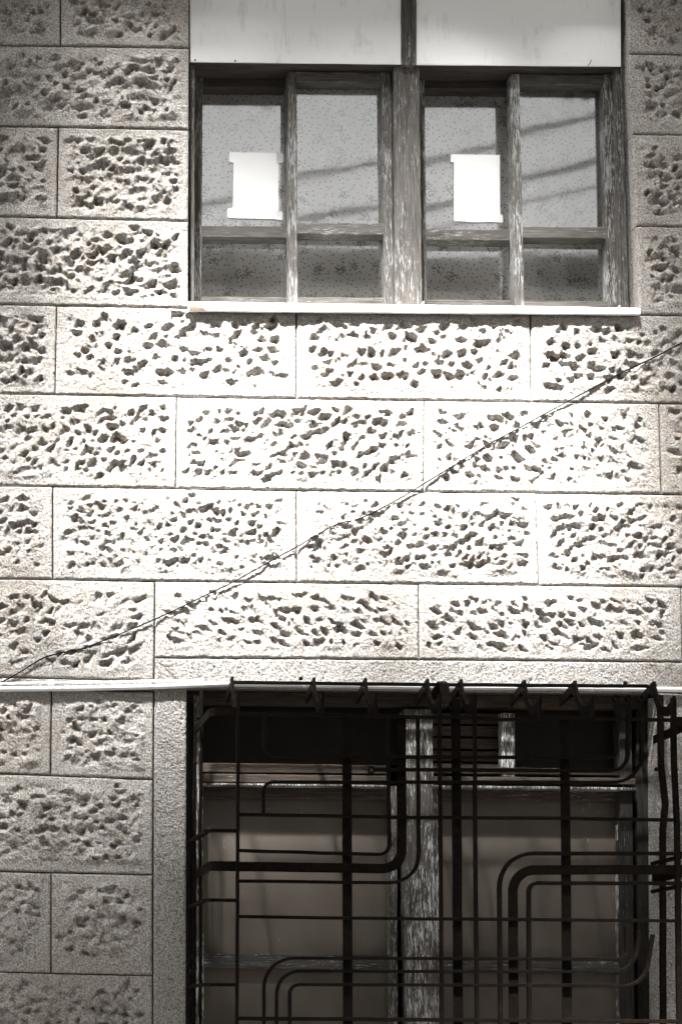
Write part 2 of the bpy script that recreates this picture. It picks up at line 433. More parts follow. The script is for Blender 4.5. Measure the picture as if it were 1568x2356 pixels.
def stone_block(quad, style, gap=1.2, skirt=.11, mat='stone', margin=.05, name='stone_block', grain=.0009, gaps=None):
    """one dressed stone: drafted margin, tooled field of pits; quad = tl,tr,br,bl in picture units"""
    g = gaps or (gap, gap, gap, gap)       # left, top, right, bottom
    (a, b, c, d) = quad
    q = [(a[0] + g[0], a[1] + g[1]), (b[0] - g[2], b[1] + g[1]), (c[0] - g[2], c[1] - g[3]), (d[0] + g[0], d[1] - g[3])]
    q = [(x + rng.uniform(-.45, .45), y + rng.uniform(-.45, .45)) for x, y in q]
    w4 = [P(x, y, 0.) for x, y in q]
    hx = ((w4[1] - w4[0]).length + (w4[2] - w4[3]).length) / 2
    hz = ((w4[3] - w4[0]).length + (w4[2] - w4[1]).length) / 2
    out_ = max(p[0] for p in q) < 0 or min(p[0] for p in q) > W or max(p[1] for p in q) < 0 or min(p[1] for p in q) > H
    stp = STEP * (2.4 if out_ else 1)
    nx, nz = max(8, int(hx / stp)), max(8, int(hz / stp))
    X, Z = np.meshgrid(np.linspace(0, hx, nx), np.linspace(0, hz, nz))     # Z runs downward
    h = np.zeros((nz, nx))                                                   # positive = proud
    edge = np.minimum(np.minimum(X, hx - X), np.minimum(Z, hz - Z))
    warp = fbm(nz, nx, hz, hx, .017, 3)
    if style:
        S = STYLES[style]
        mg = margin + .03 * fbm(nz, nx, hz, hx, .10, 2)
        field = np.clip((edge - mg * .55) / .03, 0, 1)
        h += field * S['rough'] * 1.5 * fbm(nz, nx, hz, hx, .055, 4)
        h += field * .004
        dens = fbm(nz, nx, hz, hx, .22, 2)
        n = int(hx / S['sp']) + 1; k = int(hz / S['sp']) + 1
        for iz in range(k):
            for ix in range(n):
                if rng.random() < .06: continue
                cx = (ix + .5 + (iz % 2) * .5 + rng.uniform(-.36, .36)) * S['sp']; cz = (iz + .5 + rng.uniform(-.36, .36)) * S['sp']
                e = min(cx, hx - cx, cz, hz - cz)
                if e < margin * rng.uniform(.65, 1.15): continue
                r = rng.uniform(*S['r']) * (1 if rng.random() > .14 else .6); asp = rng.uniform(*S['asp'])
                ru, rv = r * math.sqrt(asp) * .85, r / math.sqrt(asp)
                th = math.radians(S['ang'] + rng.normal() * S['da'] * .6)
                dep = S['dep'][0] * .3 + (S['dep'][1] - S['dep'][0] * .3) * rng.random() ** .7; dep *= 1.03 * min(1., rv / .012)
                x0, x1 = int(max(0, (cx - ru * 1.5) / hx * nx)), int(min(nx, (cx + ru * 1.5) / hx * nx) + 1)
                z0, z1 = int(max(0, (cz - ru * 1.5) / hz * nz)), int(min(nz, (cz + ru * 1.5) / hz * nz) + 1)
                if x1 - x0 < 2 or z1 - z0 < 2: continue
                dx = X[z0:z1, x0:x1] - cx; dz = -(Z[z0:z1, x0:x1] - cz)
                # a chipped hollow: a few flat facets, steep above and drawn out below
                m_ = int(rng.integers(4, 7)); dd = None; a0 = rng.uniform(0, 6.283)
                for kf in range(m_):
                    al = a0 + (kf + rng.uniform(-.3, .3)) * 6.283 / m_
                    el_ = 1 / math.sqrt((math.cos(al - th) / ru) ** 2 + (math.sin(al - th) / rv) ** 2)
                    rad = el_ * rng.uniform(.68, 1.12)
                    f_ = (dx * math.cos(al) + dz * math.sin(al)) / rad
                    dd = f_ if dd is None else np.maximum(dd, f_)
                dd = dd + .42 * warp[z0:z1, x0:x1]
                prof = np.clip((1 - dd) / rng.uniform(.45, .9), 0, 1)
                prof = prof * np.clip(.70 + .50 * dz / max(ru, rv), .12, 1.25)
                dep *= float(np.clip(dens[min(nz - 1, int(cz / hz * nz)), min(nx - 1, int(cx / hx * nx))] * 1.1 + 1.0, .45, 1.3))
                h[z0:z1, x0:x1] = np.minimum(h[z0:z1, x0:x1], -dep * prof + h[z0:z1, x0:x1] * .35 * (prof > .02) + h[z0:z1, x0:x1] * (prof <= .02))
    h += .0016 * fbm(nz, nx, hz, hx, .022, 2) + .0024 * fbm(nz, nx, hz, hx, .0105, 2) * (1 if not style else (.55 + .6 * np.clip((edge - .02) / .05, 0, 1)))
    h += rng.normal(0, grain, (nz, nx))
    er = .007 * (1 + 2.2 * fbm(nz, nx, hz, hx, .035, 3))
    t = np.clip(1 - edge / np.maximum(er, .002), 0, 1)
    h -= .0075 * t * t
    # mapping to the quad
    s = (X / hx)[..., None]; v = (Z / hz)[..., None]
    cw = [np.array(p) for p in w4]
    pos = (cw[0] * (1 - s) + cw[1] * s) * (1 - v) + (cw[3] * (1 - s) + cw[2] * s) * v
    pos[..., 1] = -h
    verts = pos.reshape(-1, 3)
    idx = np.arange(nz * nx).reshape(nz, nx)
    quads = np.stack([idx[:-1, :-1], idx[1:, :-1], idx[1:, 1:], idx[:-1, 1:]], -1).reshape(-1, 4)
    ring = np.concatenate([idx[0, :], idx[1:, -1], idx[-1, -2::-1], idx[-2:0:-1, 0]])
    back = verts[ring].copy(); back[:, 1] = skirt
    bi = len(verts) + np.arange(len(ring))
    sk = np.stack([ring, np.roll(ring, -1), np.roll(bi, -1), bi], -1)
    allv = np.concatenate([verts, back]); allq = np.concatenate([quads, sk])
    me = bpy.data.meshes.new(name)
    me.vertices.add(len(allv)); me.vertices.foreach_set('co', allv.astype(np.float32).ravel())
    me.loops.add(allq.size); me.loops.foreach_set('vertex_index', allq.astype(np.int32).ravel())
    me.polygons.add(len(allq)); me.polygons.foreach_set('loop_start', np.arange(0, allq.size, 4, dtype=np.int32))
    me.polygons.foreach_set('loop_total', np.full(len(allq), 4, dtype=np.int32))
    me.update(); me.validate()
    sm = np.ones(len(allq), dtype=bool); sm[len(quads):] = False
    me.polygons.foreach_set('use_smooth', sm)
    return link(name, me, M[mat], wall)

def lerp_line(pts, x):
    """y of a polyline at x, carried on past its ends"""
    for (x0, y0), (x1, y1) in zip(pts, pts[1:]):
        if x <= x1 or (x1, y1) == pts[-1]:
            return y0 + (y1 - y0) * (x - x0) / (x1 - x0)

def row(top, bot, xs_top, xs_bot, styles, gaps=None):
    for k in range(len(xs_top) - 1):
        a, b, c, d = xs_top[k], xs_top[k + 1], xs_bot[k + 1], xs_bot[k]
        stone_block([(a, lerp_line(top, a)), (b, lerp_line(top, b)), (c, lerp_line(bot, c)), (d, lerp_line(bot, d))], styles[k % len(styles)], gaps=gaps)

jZ = [(0, -88), (435, -84)]
jA = [(0, 103), (435, 109)]; jB = [(0, 289), (433, 297)]; jC = [(0, 497), (433, 508)]
jD = [(0, 699.5), (433, 709), (1470, 723), (1568, 725)]
jE = [(0, 905), (680, 917), (1568, 928)]; jF = [(0, 1117), (680, 1128), (1568, 1137)]
jG = [(0, 1332), (680, 1340), (1568, 1350)]
jHl = [(0, 1558), (355, 1566)]; jHr = [(357, 1513), (1568, 1522)]
jI0 = [(0, 1585), (355, 1590)]; jI = [(0, 1780), (350, 1793)]; jJ = [(0, 2005), (350, 2013)]; jK = [(0, 2237), (350, 2245)]; jL = [(0, 2470), (350, 2478)]
WL = 435.5
row(jZ, jA, [-980, -420, 139, WL], [-980, -420, 139.5, WL], ['rough', 'rough'])
row(jA, jB, [-980, -140, WL], [-980, -140, WL - .5], ['rough'])
row(jB, jC, [-980, -420, 135, WL - .5], [-980, -420, 132, WL - 1.5], ['rough', 'rough'])
row(jC, jD, [-980, -140, WL - 1.5], [-980, -140, WL - 2], ['rough'])
row(jD, jE, [-980, -420, 131, 681, 1219, 1770, 2330, 2890], [-980, -420, 127, 681.5, 1223, 1775, 2336, 2896], ['rough', 'rough', 'round', 'round', 'round', 'rough', 'round'])
row(jE, jF, [-980, -150, 407, 976, 1516, 2060, 2890], [-980, -150, 405, 975, 1521, 2066, 2896], ['slash', 'slash', 'slash', 'slashR', 'slashR', 'slash'])
row(jF, jG, [-980, -420, 122, 682, 1233, 1790, 2340, 2890], [-980, -420, 122, 683, 1240, 1798, 2348, 2896], ['shallow', 'slash', 'shallow', 'shallow', 'shallow', 'slash', 'shallow'])
stone_block([(-240, 1326), (357, 1337), (355, 1566), (-240, 1551)], 'chiselL')
stone_block([(-980, 1316), (-240, 1326), (-240, 1551), (-980, 1534)], 'chiselL')
row(jG, jHr, [357, 963, 1566, 2170, 2890], [356, 963.5, 1570, 2176, 2896], ['chiselR', 'chiselR', 'chiselR'])
# the plain band over the lower window, with its crack
stone_block([(356.5, 1513), (2896, 1533), (2896, 1604), (355, 1578)], None, mat='smooth_stone', name='lintel_stone', grain=.0014)
stone_block([(-980, 1536), (355, 1566), (355, 1589), (-980, 1571)], None, mat='smooth_stone', name='fillet_stone', grain=.0012)
row(jI0, jI, [-980, -420, 119, 354], [-980, -420, 117, 352.5], ['worn'])
row(jI, jJ, [-980, -140, 352.5], [-980, -140, 352], ['worn'])
row(jJ, jK, [-980, -420, 118, 352], [-980, -420, 118, 351.5], ['worn'])
row(jK, jL, [-980, -140, 351.5], [-980, -140, 351], ['rough'])
# plain jamb stones of the lower window
stone_block([(354.5, 1579), (431, 1580), (428, 2478), (351.5, 2478)], None, mat='smooth_stone', name='jamb_stone', grain=.0014, skirt=.16)
for k in range(4):
    for a_, b_ in ((1592, 2180), (2180, 2896)) if k % 2 else ((1592, 1880), (1880, 2480), (2480, 2896)):
        stone_block([(a_, 1600 + k * 219), (b_, 1604 + k * 219), (b_, 1823 + k * 219), (a_, 1819 + k * 219)], 'worn')
stone_block([(1509, 1593), (1592, 1596), (1592, 2500), (1514, 2500)], None, mat='smooth_stone', name='jamb_stone', grain=.0014, skirt=.16)
# stones right of the upper window, with the reveal showing
for (t0, b0, x0, x1) in ((-90, 122, 1442, 1445), (122, 307.5, 1445, 1452.5), (307.5, 519, 1452.5, 1461), (519, 723, 1461, 1471)):
    s = .034
    stone_block([(x0, t0), (2030, t0 + 585 * s * .5), (2030, b0 + 585 * s * .5), (x1, b0)], 'rough', skirt=.14, margin=.055)
    stone_block([(2030, t0 + 10), (2896, t0 + 22), (2896, b0 + 22), (2030, b0 + 10)], 'rough')
# mortar and core behind the stones
def core(u0, v0, u1, v1, y0=.022, y1=.30):
    zt, zb = P(935, v0, 0.).z, P(935, v1, 0.).z
    return box('wall_core', (P(u0, v0, 0.).x, y0, zb), (P(u1, v0, 0.).x, y1, zt), M['mortar'], wall)
core(-980, -95, 426, 724); core(1475, -95, 2890, 724); core(-980, 724.5, 2890, 1560)
core(-980, 1562, 418, 2480); core(1524, 1562, 2890, 2480)
# lower wall to the street and the upper wall to the added eave
a, b = P(-980, 2480, 0), P(2890, 2480, 0)
box('plinth', (a.x, .0, 0.0), (b.x, .30, min(a.z, b.z) - .01), M['smooth_stone'], wall)
top = P(500, -95, 0).z
box('upper_wall', (a.x, .004, top), (b.x, .30, 7.36), M['smooth_stone'], wall)
box('added_eave', (-6., -.9, 7.36), (9., .6, 7.51), M['render'], wall)  # unseen overhang, added to shade the top of the wall

# crack in the plain band: a thin dark groove standing a hair proud of the face
pts = [(359, 1516), (371, 1527), (378, 1533), (384, 1541), (392, 1548), (399, 1556), (407, 1559), (414, 1566), (417, 1575)]
sweep('crack', [P(u + random.uniform(-1, 1), v, -.0012) for u, v in pts], .0022, .002, M['mortar'], wall, wob=.0006)

# ------------------------------------------------------------------ upper window
YF, YO, YI = .050, .076, .134        # frame face, outer sash face, inner sash face
win = empty('sliding_window', P(935, 700, YF))
tag(win, 'upper weathered timber window with four sashes, white boards above and white sill', 'window', kind='thing')
board('frame_jamb', [(436, 141), (448, 143), (447, 700), (437, 700)], YF, .14, M['wood_post'], win)
board('frame_jamb', [(1413.5, 153), (1430, 150), (1446, 712), (1423.5, 712)], YF, .14, M['wood_post'], win)
board('head_rail', [(437, 142.5), (923, 148), (923, 151), (437, 146)], YF - .012, .13, M['wood_h_shade'], win)
board('head_rail', [(956, 149), (1429, 153), (1429, 156), (956, 152)], YF - .012, .13, M['wood_h_shade'], win)
board('center_post', [(905.5, 140), (964, 141), (970.5, 706), (909.5, 704)], YF - .004, .12, M['wood_post'], win, seg=30)
board('center_post', [(922, -80), (956.5, -80), (957, 149), (922.5, 148)], YF - .022, .12, M['wood_v_bare'], win)
p1 = board('board_panel', [(437, -80), (921.5, -80), (922.3, 147.5), (438, 142)], YF - .016, .02, M['panel'], win, jit=.0003)
p2 = board('board_panel', [(957.5, -80), (1426, -80), (1427, 152.5), (957.5, 148.5)], YF - .016, .02, M['panel'], win, jit=.0003)
for u, v, p in ((541, 140, p1), (449, 138, p1), (951, 60, p2)):
    c = P(u, v, YF - .018); bm = bmesh.new()
    bmesh.ops.create_icosphere(bm, subdivisions=1, radius=.0042, matrix=Matrix.Translation(c))
    bm_obj('nail', bm, M['iron'], win)
sweep('wire_stub', [P(1351, 152, YF - .02), P(1357, 144, YF - .022), P(1359, 138, YF - .024)], .003, .003, M['iron'], win)

def sash(L, R, T, mid, under, B, yf, stile_l, stile_r, t_h=(14, 14), hide_right=False):
    """L, R = (x at top, x at bottom) outer edges; mid = (top, bottom) of the middle rail; B = sill line"""
    s = empty('sash', P((L[0] + R[0]) / 2, B, yf)); s.parent = win; s.location = s.location - win.location
    t = .056
    def X(pair, y): return pair[0] + (pair[1] - pair[0]) * (y - T) / (B - T)
    base = win
    def mk(nm, quad, mat, y=yf, th=t):
        o = board(nm, quad, y, th, mat); o.parent = s; o.location = -(s.location + win.location); return o
    slw, srw = stile_l, stile_r
    mk('stile', [(L[0], T), (L[0] + slw, T), (L[1] + slw, B), (L[1], B)], M['wood_v'])
    mk('stile', [(R[0] - srw, T), (R[0], T), (R[1], B), (R[1] - srw, B)], M['wood_v'])
    def rail(y0, y1, mat, dy=.006):
        mk('rail', [(X(L, y0) + slw - 1, y0 - dy), (X(R, y0) - srw + 1, y0 + 2), (X(R, y1) - srw + 1, y1 + 2), (X(L, y1) + slw - 1, y1)], mat, yf + .003)
    rail(T, T + t_h[0] + 9, M['wood_h_shade'] if yf > .1 else M['wood_h'])  # inner sashes take the copy with painted shade
    rail(mid[0], mid[1], M['wood_h'])
    rail(B - 15, B + 3, M['wood_h'])
    g = yf + .050
    o = pane('glass_pane', [(X(L, T) - 1, T), (X(R, T) - 2, T), (X(R, mid[1]) - 2, mid[1]), (X(L, mid[1]) - 1, mid[1])], g, M['glass'])
    o.parent = s; o.location = -(s.location + win.location)
    o = pane('glass_pane', [(X(L, mid[0]) - 1, mid[0] + 14), (X(R, mid[0]) - 2, mid[0] + 14), (X(R, B) - 2, B), (X(L, B) - 1, B)], g + .0005, M['glass'])
    o.parent = s; o.location = -(s.location + win.location)
    return s
sash((448, 444), (676, 682), 176, (519, 545), 0, 697, YI, 19, 19)
sash((663, 665), (899, 905.5), 164, (512, 538), 0, 698, YO, 19.5, 21)
sash((964, 970), (1190, 1200), 180, (527, 551), 0, 704, YI, 12, 19)
sash((1173, 1185), (1408, 1420), 170, (521, 546), 0, 706, YO, 20.5, 22)
# sill
sl_ = board('sill', [(433, 695), (1472, 709), (1472, 723), (433, 714.5)], -.027, .012, M['sill'], win, bev=.002)
board('sill_top', [(434, 694), (1471, 708), (1471, 711), (434, 697)], -.016, .12, M['sill'], win)
board('sill_shade_strip', [(434, 698), (1471, 712), (1471, 721), (434, 712.5)], -.0145, .03, M['sill_shade'], win)  # dark strip painted as the shade beneath the sill front
board('rust_patch', [(437, 705), (465, 706), (474, 713), (436, 713.6)], -.0295, .003, M['rust'], win, bev=.0008, seg=6)
for u in (917, 972, 1422):
    sweep('caulk_dab', [P(u - 4, 703 if u < 1000 else 713, .036), P(u + 2, 695 if u < 1000 else 704, .040)], .006, .008, M['plaster'], win, bev=.002)

# lace curtains and papers
def curtain(u0, u1, v0, v1, y, label):
    a, b = P(u0, v0, y), P(u1, v1, y)
    nx = 90; nz = 6; bm = bmesh.new(); g = []
    for j in range(nz + 1):
        r_ = []
        for i in range(nx + 1):
            x = a.x + (b.x - a.x) * i / nx; z = a.z + (b.z - a.z) * j / nz
            dy = .004 * math.sin(x * 46 + .6 * math.sin(x * 17)) + .003 * math.sin(x * 21 + z)
            r_.append(bm.verts.new((x, y + dy, z)))
        g.append(r_)
    for j in range(nz):
        for i in range(nx): bm.faces.new((g[j][i], g[j][i + 1], g[j + 1][i + 1], g[j + 1][i]))
    return tag(bm_obj('lace_curtain', bm, M['lace'], smooth=True), label, 'curtain', 'lace curtains behind the upper window')
curtain(425, 935, 60, 790, .56, 'dotted lace curtain behind the left pair of upper window panes')
curtain(938, 1460, 60, 795, .58, 'dotted lace curtain behind the right pair of upper window panes')

def paper(outline, y, label, tapes):
    bm = bmesh.new(); f = [bm.verts.new(P(u, v, y)) for u, v in outline]
    face = bm.faces.new(f); r = bmesh.ops.extrude_face_region(bm, geom=[face])
    for e in r['geom']:
        if isinstance(e, bmesh.types.BMVert): e.co.y += .0006
    root = tag(bm_obj('paper_sheet', bm, M['paper']), label, 'paper', 'papers taped in the upper window')
    for q in tapes:
        pane('tape', q, y - .0016, M['tape'], root, .0003)
    return root
mt, tt, bt = new_mat('clear_tape'); bt.inputs['Base Color'].default_value = (.7, .7, .69, 1); bt.inputs['Alpha'].default_value = .55; M['tape'] = mt
paper([(527, 350), (640, 352), (643, 356), (643, 374), (640, 376), (640, 504), (545, 502), (523, 500), (524, 480), (536, 477), (537, 374), (527, 373)], YI + .046,
      'white paper with taped corner tabs on the left sash glass', [[(636, 351), (651, 351), (651, 375), (636, 375)], [(634, 486), (650, 486), (650, 506), (634, 506)]])
paper([(1041, 355), (1149, 357), (1149, 510), (1090, 511), (1044, 508), (1043, 374), (1036, 372), (1036, 356)], YI + .046,
      'plain white paper sheet on the third sash glass from the left', [[(1144, 494), (1156, 494), (1156, 512), (1144, 512)]])

# dim rooms behind both windows
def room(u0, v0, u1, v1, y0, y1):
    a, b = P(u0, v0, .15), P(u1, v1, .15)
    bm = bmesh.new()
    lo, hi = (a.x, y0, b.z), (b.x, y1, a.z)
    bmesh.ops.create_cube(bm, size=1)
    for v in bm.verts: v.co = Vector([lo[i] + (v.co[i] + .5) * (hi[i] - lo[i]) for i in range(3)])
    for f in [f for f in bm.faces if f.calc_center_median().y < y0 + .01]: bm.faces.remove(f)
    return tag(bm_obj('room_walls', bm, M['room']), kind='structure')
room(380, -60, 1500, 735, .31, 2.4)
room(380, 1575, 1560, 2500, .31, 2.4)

# ------------------------------------------------------------------ lower window
LF = .075
low = empty('sliding_window', P(940, 2400, LF))
tag(low, 'lower dark timber window with frosted panes behind the iron grille', 'window', kind='thing')
board('frame_head', [(425, 1578), (1520, 1592), (1520, 1632), (425, 1618)], LF + .02, .10, M['wood_low_h'], low)
board('frame_jamb', [(446, 1600), (466, 1600), (464, 2480), (444, 2480)], LF, .10, M['wood_low_v'], low)
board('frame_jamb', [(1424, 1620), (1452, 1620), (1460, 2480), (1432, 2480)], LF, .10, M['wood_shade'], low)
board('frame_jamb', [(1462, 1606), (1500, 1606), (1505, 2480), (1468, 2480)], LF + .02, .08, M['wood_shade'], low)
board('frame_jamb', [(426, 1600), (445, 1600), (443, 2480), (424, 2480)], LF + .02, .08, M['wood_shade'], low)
board('center_post', [(930, 1632), (994, 1633), (1003, 2480), (938, 2480)], LF - .012, .10, M['wood_low_v'], low, seg=30)
board('transom', [(466, 1755), (893, 1761), (893, 1780), (466, 1776)], LF + .004, .08, M['wood_low_h'], low)
board('transom', [(464, 1780), (893, 1785), (893, 1804), (464, 1799)], LF - .018, .09, M['wood_low_h'], low)
board('drip_edge', [(464, 1801), (893, 1806), (893, 1811), (464, 1806)], LF - .024, .05, M['wood_low_v'], low)
board('transom', [(994, 1763), (1428, 1770), (1428, 1784), (994, 1779)], LF + .004, .08, M['wood_low_h'], low)
board('transom', [(994, 1786), (1460, 1790), (1460, 1805), (994, 1802)], LF - .018, .09, M['wood_low_h'], low)
board('drip_edge', [(994, 1806), (1462, 1812), (1462, 1818), (994, 1812)], LF - .024, .05, M['wood_low_v'], low)
board('fanlight_bar', [(1153, 1640), (1183, 1641), (1184, 1787), (1154, 1786)], LF + .006, .05, M['wood_low_v'], low)
pane('fanlight_pane', rect(464, 1625, 932, 1760), LF + .07, M['smoked'], low)
pane('fanlight_pane', rect(1182, 1635, 1428, 1772), LF + .07, M['smoked'], low)
for k in range(5):
    y = 1640 + k * 29
    board('louvre_slat', [(994, y), (1155, y + 2), (1155, y + 26), (994, y + 24)], LF + .06 + .002 * (k % 2), .012, M['wood_low_h'], low)
def low_sash(L, R, T, B, yf, slw, srw, mid):
    s = empty('sash', P((L + R) / 2, B, yf)); s.parent = low; s.location = s.location - low.location
    def fix(o): o.parent = s; o.location = -(s.location + low.location); return o
    fix(board('stile', [(L, T), (L + slw, T), (L + slw + 2, B), (L, B)], yf, .036, M['wood_low_v']))
    fix(board('stile', [(R - srw, T), (R, T), (R + 4, B), (R - srw + 2, B)], yf, .036, M['wood_low_v']))
    fix(board('rail', [(L + slw, T), (R - srw, T + 4), (R - srw, T + 32), (L + slw, T + 28)], yf + .004, .03, M['wood_low_h']))
    fix(board('rail', [(L + slw, mid), (R - srw, mid + 4), (R - srw, mid + 37), (L + slw, mid + 34)], yf + .002, .03, M['wood_low_v2']))
    fix(pane('frosted_pane', [(L + 2, T + 10), (R - 2, T + 10), (R, mid + 20), (L + 2, mid + 20)], yf + .028, M['frost']))
    fix(pane('frosted_pane', [(L + 2, mid + 24), (R - 2, mid + 24), (R, B), (L + 2, B)], yf + .028, M['frost']))
M['wood_low_v2'] = wood_material('grey_wood_level', False, .34, (.03, .027, .024), (.4, .4, .4), (.075, .072, .068))
low_sash(450, 912, 1808, 2470, LF + .030, 17, 19, 2194)
low_sash(994, 1440, 1812, 2470, LF + .030, 14, 20, 2206)

# ------------------------------------------------------------------ iron grille
GY = -.35
G = lambda u, v, dy=0.: P(u, v, GY + dy)
gr = empty('window_grille', P(1000, 2400, GY))
tag(gr, 'projecting dark iron grille of straight and rounded bars over the lower window', 'grille')
IR = M['iron']
px = lambda n: n / 639.0
TH, DP = px(7.2), .022
def flat(nm, pts, radii=(), wd=TH, dp=DP, dy=0.):
    return sweep(nm, fillet([G(u, v, dy) for u, v in pts], [px(r) for r in radii]), wd, dp, IR, gr)
BOT = 2470
ret = P(449, 1690, .06)
# upright bars whose tops hook back to the wall
def hook_profile(u, v_top, wide=False):
    """points in the x = const plane of the bar, from the front face up over the tip and back to the wall"""
    b = G(u, v_top); x, z = b.x, b.z
    prof = [(GY, z - .03), (GY, z + .002), (GY + .02, z - .022), (GY + .055, z - .034), (GY + .10, z - .028), (GY + .14, z + .004), (GY + .17, z + .05), (GY + .185, z + .105)]
    return x, z, prof
def hook(u, v_top, width=.010, height=.028):
    """cut-plate hook: a blade standing in the y-z plane"""
    b = G(u, v_top); x, z = b.x, b.z
    up_ = [(GY - .011, z + .004), (GY + .012, z - .012), (GY + .05, z - .026), (GY + .09, z - .018), (GY + .125, z + .012), (GY + .15, z + .052), (GY + .163, z + .092)]
    lo_ = [(GY - .011, z - .03), (GY + .02, z - .052), (GY + .06, z - .062), (GY + .105, z - .050), (GY + .145, z - .012), (GY + .175, z + .035), (GY + .20, z + .055)]
    tip_back = [(GY + .168, z + .096), (-.01, z + .052)]
    bm = bmesh.new()
    outer = [(y, zz) for y, zz in up_] + [tip_back[0], (GY + .25, z + .078), (-.005, z + .058), (-.005, z + .028), (GY + .24, z + .044)] + [(y, zz) for y, zz in lo_[::-1]]
    f = [bm.verts.new((x - width / 2, y, zz)) for y, zz in outer]; g_ = [bm.verts.new((x + width / 2, y, zz)) for y, zz in outer]
    fa = bm.faces.new(f); fb = bm.faces.new(g_[::-1]); n = len(outer)
    for k in range(n): bm.faces.new((f[k], f[(k + 1) % n], g_[(k + 1) % n], g_[k]))
    bmesh.ops.triangulate(bm, faces=[fa, fb])
    return bm_obj('hook', bm, IR, gr)
for u in (547, 741, 863, 1010, 1090, 1240, 1360, 1547):
    hook(u, 1593 + (u - 547) * .011)
# short tops that end on the upper level bar
for u in (741, 863, 1240, 1360):
    flat('upright_bar', [(u, 1594 + (u - 547) * .011), (u + .4, 1648 + (u - 547) * .010)])
# full height uprights
flat('upright_bar', [(547.5, 1590), (547, 1900), (544, BOT)])
flat('upright_bar', [(1010, 1598), (1012, 1900), (1017, BOT)])
flat('upright_bar', [(1091, 1599), (1092, 1900), (1098, BOT)])
flat('upright_bar', [(1547, 1606), (1549, 1750), (1556, 1900), (1563, BOT)], wd=px(11))
WS = px(22.5)
flat('upright_strap', [(797.5, 1652), (798, 1900), (800, BOT)], wd=WS, dp=.006, dy=.012)
flat('upright_strap', [(1047, 1608), (1050, 1900), (1054, BOT)], wd=WS, dp=.006, dy=.012)
flat('upright_strap', [(1297, 1655), (1300, 1900), (1304, BOT)], wd=WS, dp=.006, dy=.012)
# the wide flat hook in the middle
b = G(1047, 1612); 
prof = [(GY + .012, b.z), (GY + .03, b.z - .012), (GY + .07, b.z - .016), (GY + .11, b.z + .006), (GY + .14, b.z + .045), (GY + .155, b.z + .095), (GY + .185, b.z + .110), (-.01, b.z + .075)]
sweep('strap_hook', [Vector((b.x, y, z)) for y, z in prof], WS, .006, IR, gr, plane_n=Vector((1, 0, 0))) if False else None
bm = bmesh.new(); x0, x1 = b.x - WS / 2, b.x + WS / 2; ra = []
for i, (y, z) in enumerate(prof):
    y0, z0 = prof[max(0, i - 1)]; y1, z1 = prof[min(len(prof) - 1, i + 1)]
    t = Vector((0, y1 - y0, z1 - z0)).normalized(); nn = Vector((0, -t.z, t.y)) * .003
    p = Vector((0, y, z))
    ra.append([bm.verts.new(Vector((xx, 0, 0)) + p + s * nn) for xx, s in ((x0, 1), (x1, 1), (x1, -1), (x0, -1))])
for r0, r1 in zip(ra, ra[1:]):
    for k in range(4): bm.faces.new((r0[k], r0[(k + 1) % 4], r1[(k + 1) % 4], r1[k]))
bm.faces.new(ra[0]); bm.faces.new(ra[-1][::-1])
bm_obj('strap_hook', bm, IR, gr)
# level bars
flat('level_bar', [(548, 1643), (956, 1650.5), (1090, 1651), (1150, 1656), (1300, 1653), (1546, 1657)])
flat('level_bar', [(547, 1874), (956, 1881), (1300, 1883), (1546, 1887)])
flat('level_bar', [(546, 2109), (956, 2114), (1300, 2116.5), (1556, 2119)])
flat('level_bar', [(545, 2343), (956, 2346), (1558, 2350)], wd=px(9))
# rounded bars
flat('rounded_bar', [(607, 1646), (607, 1739), (956, 1742), (1417, 1743), (1415, 1614)], (28, 20))
flat('rounded_bar', [(863, 1771), (956, 1771), (1442, 1774), (1444, 1614)], (44,))
flat('rounded_bar', [(605.5, 1873), (606, 1799.5), (956, 1800), (1476, 1800), (1472, 1616)], (24, 74))
flat('rounded_bar', [(890, 1651), (896, 1967), (547, 1957)], (28,))
flat('rounded_strap', [(922, 1652), (924, 1999), (488, 1992.5)], (48,), wd=WS, dp=.006, dy=.006)
flat('rounded_bar', [(960, 1651), (963, 2032), (546, 2027)], (72,))
flat('rounded_bar', [(607, BOT), (607, 2204.5), (956, 2205), (1420, 2207), (1440, 2200), (1440, 2130)], (72, 20, 20))
flat('rounded_bar', [(635.5, BOT), (636, 2234), (956, 2235), (1455, 2236), (1470, 2140)], (56, 60))
flat('rounded_bar', [(666, BOT), (666, 2265.5), (956, 2266), (1480, 2268), (1500, 2150)], (22, 60))
flat('rounded_bar', [(1151, BOT), (1147.5, 1963.5), (1590, 1964)], (84,), wd=px(8.5))
flat('rounded_strap', [(1182, BOT), (1178, 2001.5), (1620, 2001)], (56,), wd=WS, dp=.006, dy=.006)
flat('rounded_bar', [(1217, BOT), (1215, 2032), (1590, 2032.5)], (22,), wd=px(8.5))
# ring ends
def ring(u, v, r):
    c = G(u, v); bm = bmesh.new(); n, k = 18, 6; vs = []
    for i in range(n):
        a = 2 * math.pi * i / n; ctr = c + Vector((math.cos(a), 0, math.sin(a))) * r
        d = Vector((math.cos(a), 0, math.sin(a)))
        vs.append([bm.verts.new(ctr + d * math.cos(2 * math.pi * j / k) * px(2.6) + Vector((0, math.sin(2 * math.pi * j / k) * .008, 0))) for j in range(k)])
    for i in range(n):
        for j in range(k): bm.faces.new((vs[i][j], vs[i][(j + 1) % k], vs[(i + 1) % n][(j + 1) % k], vs[(i + 1) % n][j]))
    return bm_obj('ring_end', bm, IR, gr, smooth=True)
ring(853.5, 1771.5, px(7.2)); ring(1414, 1606.5, px(7)); ring(1443, 1606.5, px(7)); ring(1472, 1608, px(7))
